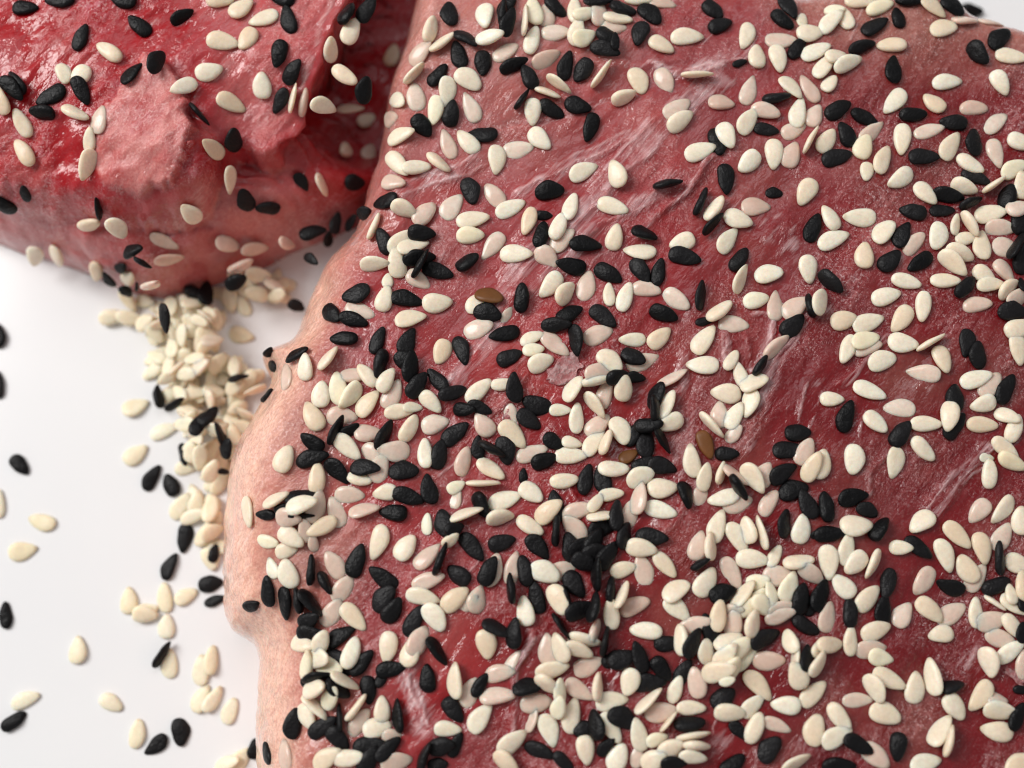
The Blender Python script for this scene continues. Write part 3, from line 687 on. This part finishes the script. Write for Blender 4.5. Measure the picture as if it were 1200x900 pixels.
def lay(kind, px, py, ang, size):
    P, r = hit(px, py)
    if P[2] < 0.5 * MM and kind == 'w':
        kind = 'y'  # cream seeds on the plate turn paler, the brighter light there painted in
    colour, roll = KIND[kind]
    P2 = at(px + 10 * math.cos(math.radians(ang)), py - 10 * math.sin(math.radians(ang)), P[2])
    tx, ty = P2[0] - P[0], P2[1] - P[1]
    n = math.hypot(tx, ty); tx, ty = tx / n, ty / n
    sx, sy = -ty, tx
    if roll:
        roll = math.radians(roll + random.uniform(-6, 6)) * random.choice((-1, 1))
    else:
        roll = math.radians(random.gauss(0, 9))
    L = SL * size
    hw = math.hypot(SW / 2 * size * math.cos(roll), ST / 2 * size * math.sin(roll))
    ht = math.hypot(SW / 2 * size * math.sin(roll), ST / 2 * size * math.cos(roll))
    sink = {'pink': 0.42, 'black': 0.18}.get(colour, 0.16) * MM
    c = P.copy()
    for it in range(3):
        ax, ay = c[0] + UU * L / 2 * tx + VV * hw * sx, c[1] + UU * L / 2 * ty + VV * hw * sy
        i, j = cell(ax, ay)
        h, hb = HM[i, j], BASE[i, j]
        A = np.stack([UU * L / 2, VV * hw, np.ones(len(UU))], 1)
        k1 = np.linalg.lstsq(A, h, rcond=None)[0]
        k0 = np.linalg.lstsq(A, hb, rcond=None)[0]
        g = np.clip(k1[:2], np.clip(k0[:2], -1.3, 1.3) - 0.45, np.clip(k0[:2], -1.3, 1.3) + 0.45)
        zc = np.percentile(h - (UU * L / 2 * g[0] + VV * hw * g[1]) + ht * BOT, 93) - sink
        if colour == 'pink' and zc > k0[2] + 1.2 * ht:
            zc -= 0.1 * MM
        c = CAM + r * (CAM[2] - zc)
    N = 25
    a_, b_ = np.meshgrid(np.linspace(-1, 1, 2 * N), np.linspace(-1, 1, 2 * N))
    m = a_ ** 2 + b_ ** 2 < 1
    a_, b_ = a_[m], b_[m]
    i, j = cell(c[0] + a_ * L / 2 * tx + b_ * hw * sx, c[1] + a_ * L / 2 * ty + b_ * hw * sy)
    z = zc + a_ * L / 2 * g[0] + b_ * hw * g[1] + ht * np.sqrt(1 - a_ ** 2 - b_ ** 2) * 0.9
    under = set(OWN[i, j].tolist()) - {-1}
    up = z > HM[i, j]
    HM[i[up], j[up]] = z[up]
    OWN[i[up], j[up]] = len(SEED)
    tang = Vector((tx, ty, g[0])).normalized()
    side = Vector((sx, sy, g[1]))
    side = (side - tang * side.dot(tang)).normalized()
    nor = tang.cross(side)
    rot = Matrix((tang, side, nor)).transposed().to_4x4()
    mat = Matrix.Translation(Vector(c)) @ rot @ Matrix.Rotation(roll, 4, 'X') @ Matrix.Scale(size, 4)
    ci, cj = cell(np.array([c[0]]), np.array([c[1]]))
    SEED.append(dict(kind=kind, size=size, colour=colour, mat=mat, under=under, over=set(), base=BASE[ci[0], cj[0]], host=bool(HOST[ci[0], cj[0]]),
                     c=c, px=px, py=py, pale=PALE_F[ci[0], cj[0]], sin=SIN_F[ci[0], cj[0]], rim=RIM_F[ci[0], cj[0]], patch=PATCH_F[ci[0], cj[0]], flap=FLAP_F[ci[0], cj[0]]))
def lay_tiles(D):
    for (ox, oy), txt in D.items():
        for tk in txt.split():
            v = [float(q) for q in tk[1:].split(',')]
            lay(tk[0], ox + v[0] / 5, oy + v[1] / 5, v[2] + random.uniform(-4, 4), (v[3] if len(v) > 3 else 1.0) * random.uniform(0.97, 1.04))
# loose cream heap on the plate between the two pieces, then everything read off the photograph
heap_poly = np.array([(170, 345), (240, 330), (300, 318), (335, 318), (330, 345), (290, 362), (262, 385), (255, 420), (300, 440), (312, 480), (290, 520), (268, 560), (255, 600), (225, 585), (212, 545),
                      (222, 505), (196, 470), (178, 430), (180, 390)], float)
n_h = 0
while n_h < 165:
    hx, hy = random.uniform(165, 340), random.uniform(315, 605)
    if poly_dist(np.array([hx]), np.array([hy]), heap_poly)[0][0] > -2 and not (250 < hx < 320 and 360 < hy < 420 and random.random() < 0.9) and hit(hx, hy)[0][2] < 1.0 * MM:
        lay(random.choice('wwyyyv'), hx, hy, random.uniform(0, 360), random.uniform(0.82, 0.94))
        n_h += 1
for hx, hy in ((40, 300), (66, 300), (112, 318), (150, 350), (135, 372), (270, 350), (300, 345), (290, 600), (250, 610), (256, 640), (246, 655)):
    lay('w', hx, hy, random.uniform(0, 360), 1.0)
lay_tiles(SEEDS)
lay_tiles(HEAP_TOP)
AREA = np.bincount(OWN[OWN >= 0], minlength=len(SEED))
for i, s in enumerate(SEED):
    for j in s['under']:
        SEED[j]['over'].add(i)

def inview(s):
    return -14 < s['px'] < 1214 and -14 < s['py'] < 914
CEN = np.array([s['c'] for s in SEED])
def fam_of(i):
    return {'yellow': 'cream', 'pink': 'cream'}.get(SEED[i]['colour'], SEED[i]['colour'])
def pair(ids):
    o_ = {fam_of(i) for i in ids}
    return 'one %s' % o_.pop() if len(ids) == 1 else '%s ones' % (o_.pop() if len(o_) == 1 else 'mixed')
def describe(n):
    s = SEED[n]
    k = s['kind']
    look = {'cream': 'plump cream', 'yellow': 'yellowish cream', 'pink': 'wet pinkish', 'brown': 'reddish brown', 'black': 'matte black'}[s['colour']]
    if s['size'] < 0.86:
        look = look.replace('plump', 'small').replace('matte', 'small')
    pose = 'upright' if k in 'nm' else 'tilted' if k in 'vcq' else 'flat'
    if s['base'] < 1.5 * MM:
        heap = 165 < s['px'] < 345 and 312 < s['py'] < 610
        place = "in the loose heap" if heap else 'on the bare plate'
    elif s['host']:
        place = ("on big slab's pale rim" if s['pale'] > 0.55 else "on big slab's white sinew" if s['sin'] > 0.4 else
                 "near big slab's edge" if s['rim'] < 7 else "on big slab's dark flesh")
    else:
        place = ("on small chunk's pale tongue" if s['patch'] > 0 else "on small chunk's flap" if s['flap'] > 0.4 else "on small chunk's lower layer")
    dist = np.hypot(CEN[:, 0] - s['c'][0], CEN[:, 1] - s['c'][1])
    near = [int(i) for i in np.nonzero(dist < 2.9 * MM)[0] if i != n and i not in s['over'] and i not in s['under']]
    if s['over'] and s['under']:
        rel = 'over %s, under %s' % (pair(s['under']), pair(s['over']))
    elif s['over']:
        rel = 'under ' + pair(s['over']) + (', beside ' + pair(near) if near else '')
    elif s['under']:
        rel = 'atop ' + pair(s['under']) + (', beside ' + pair(near) if near else '')
    elif near:
        rel = 'close beside ' + ('a lone ' + fam_of(near[0]) + ' seed' if len(near) == 1 else ('two ' if len(near) == 2 else 'several ') + pair(near))
    else:
        rel = 'with bare flesh around it' if s['base'] > 1.5 * MM else 'by itself'
    return f'{look} seed {pose} {place}, {rel}', place
groups = {}
for fam in ('cream', 'black', 'brown'):
    ids = [i for i, s in enumerate(SEED) if ({'yellow': 'cream', 'pink': 'cream'}.get(s['colour'], s['colour'])) == fam]
    ids.sort(key=lambda i: -(AREA[i] * (1 if inview(SEED[i]) else 0.1)))
    single, rest = ids[:300], ids[300:]
    for i in single:
        s = SEED[i]
        me = MESH[s['colour']][(i * 7 + i // 11) % 11]
        o = bpy.data.objects.new(fam + '_sesame_seed', me)
        COL.objects.link(o)
        o.matrix_world = s['mat']
        lab, place = describe(i)
        groups.setdefault(lab, []).append(o)
        tag(o, lab, {'cream': 'cream seed', 'black': 'black seed', 'brown': 'brown seed'}[fam], f'{fam} seeds {place}')
    if rest:
        mats = ['cream', 'yellow', 'pink'] if fam == 'cream' else [fam]
        V, F, MI, AL = [], [], [], []
        for i in rest:
            s = SEED[i]
            me = MESH[s['colour']][(i * 7 + i // 11) % 11]
            o0 = len(V)
            AL += [tuple(q.vector) for q in me.attributes['along'].data]
            V += [tuple(s['mat'] @ v.co) for v in me.vertices]
            F += [tuple(o0 + q for q in p.vertices) for p in me.polygons]
            MI += [mats.index(s['colour'])] * len(me.polygons)
        o = mesh_obj(fam + '_sesame_scatter', V, F, None)
        for m_ in mats:
            o.data.materials.append(M_SEED[m_])
        o.data.polygons.foreach_set('material_index', MI)
        o.data.attributes.new('along', 'FLOAT_VECTOR', 'POINT').data.foreach_set('vector', np.array(AL, np.float32).ravel())
        tag(o, f'scatter of further {fam} sesame seeds between and beneath the others', 'seeds', kind='stuff')
print('LABELWORDS', max(len(k.split()) for k in groups))
print('SEEDS', len(SEED), 'labels', len(groups), 'largest', max(len(v) for v in groups.values()))

# ---------------------------------------------------------------- torn translucent films of flesh lying on the slab
_f = NT('wet_film')
_fp = _f.n('ShaderNodeNewGeometry').outputs['Position']
_fn = _f.noise(_fp, 1500, 4, 0.65)
_f.l(_f.mix(_f.ramp(_fn, 0.40, 0.66), (0.56, 0.20, 0.20), (0.82, 0.56, 0.55)), _f.b.inputs['Base Color'])
_f.set(Roughness=0.22, Specular_IOR_Level=0.5, Transmission_Weight=0.45, IOR=1.2, Coat_Weight=0.5, Coat_Roughness=0.08)
_f.l(_f.bump(_fn, 0.0004, 0.9), _f.b.inputs['Normal'])
def shred(px, py, wpx, hpx, ang, seed, label, curl=0.5):
    r = np.random.default_rng(seed)
    P, _r = hit(px, py)
    P2 = at(px + 10 * math.cos(math.radians(ang)), py - 10 * math.sin(math.radians(ang)), P[2])
    tx, ty = P2[0] - P[0], P2[1] - P[1]
    n = math.hypot(tx, ty); tx, ty = tx / n, ty / n
    w_, h_ = wpx / 11.5 * MM, hpx / 11.5 * MM
    NU, NV = 16, 12
    U, V = np.meshgrid(np.linspace(-1, 1, NU), np.linspace(-1, 1, NV))
    nz = lambda q, f, k: fbm(U * f + 31 * seed, V * f + q, 300 + seed + k, 2)
    rr = 1 + 0.45 * nz(1, 1.7, 0)
    lu = U * (1 - 0.18 * V * V) * rr * w_ / 2
    lv = V * (1 - 0.18 * U * U) * (1 + 0.45 * nz(5, 1.7, 3)) * h_ / 2
    x, y = P[0] + lu * tx - lv * ty, P[1] + lu * ty + lv * tx
    i, j = cell(x, y)
    z = BASE[i, j] + (0.12 + 0.22 * np.abs(nz(9, 2.0, 6)) + curl * np.clip(np.abs(V) - 0.55, 0, 1) ** 1.3 * np.abs(nz(2, 1.4, 9))) * MM
    vt = [(a, b, c) for a, b, c in zip(x.ravel(), y.ravel(), z.ravel())] + [(a, b, c - 0.10 * MM) for a, b, c in zip(x.ravel(), y.ravel(), z.ravel())]
    N = NU * NV
    fc = []
    for a in range(NV - 1):
        for b in range(NU - 1):
            q = a * NU + b
            fc += [(q, q + 1, q + NU + 1, q + NU), (N + q, N + q + NU, N + q + NU + 1, N + q + 1)]
    edge = [b for b in range(NU)] + [a * NU + NU - 1 for a in range(1, NV)] + [(NV - 1) * NU + b for b in range(NU - 2, -1, -1)] + [a * NU for a in range(NV - 2, 0, -1)]
    for a, b in zip(edge, edge[1:] + edge[:1]):
        fc.append((b, a, N + a, N + b))
    o = mesh_obj('flesh_shred', vt, fc, _f.m)
    tag(o, label, 'shred', 'torn films of flesh on the big slab')
shred(664, 432, 46, 26, 35, 1, 'frosty torn flap of film beside a cluster of cream seeds')
shred(693, 596, 26, 13, 330, 2, 'small glassy film scrap tucked between four cream seeds', 1.0)
shred(1188, 792, 26, 9, 320, 4, 'thin shiny film strip beside a large cream seed', 0.6)
shred(600, 490, 24, 20, 60, 5, 'triangular film scrap poking out under a cream seed', 0.4)
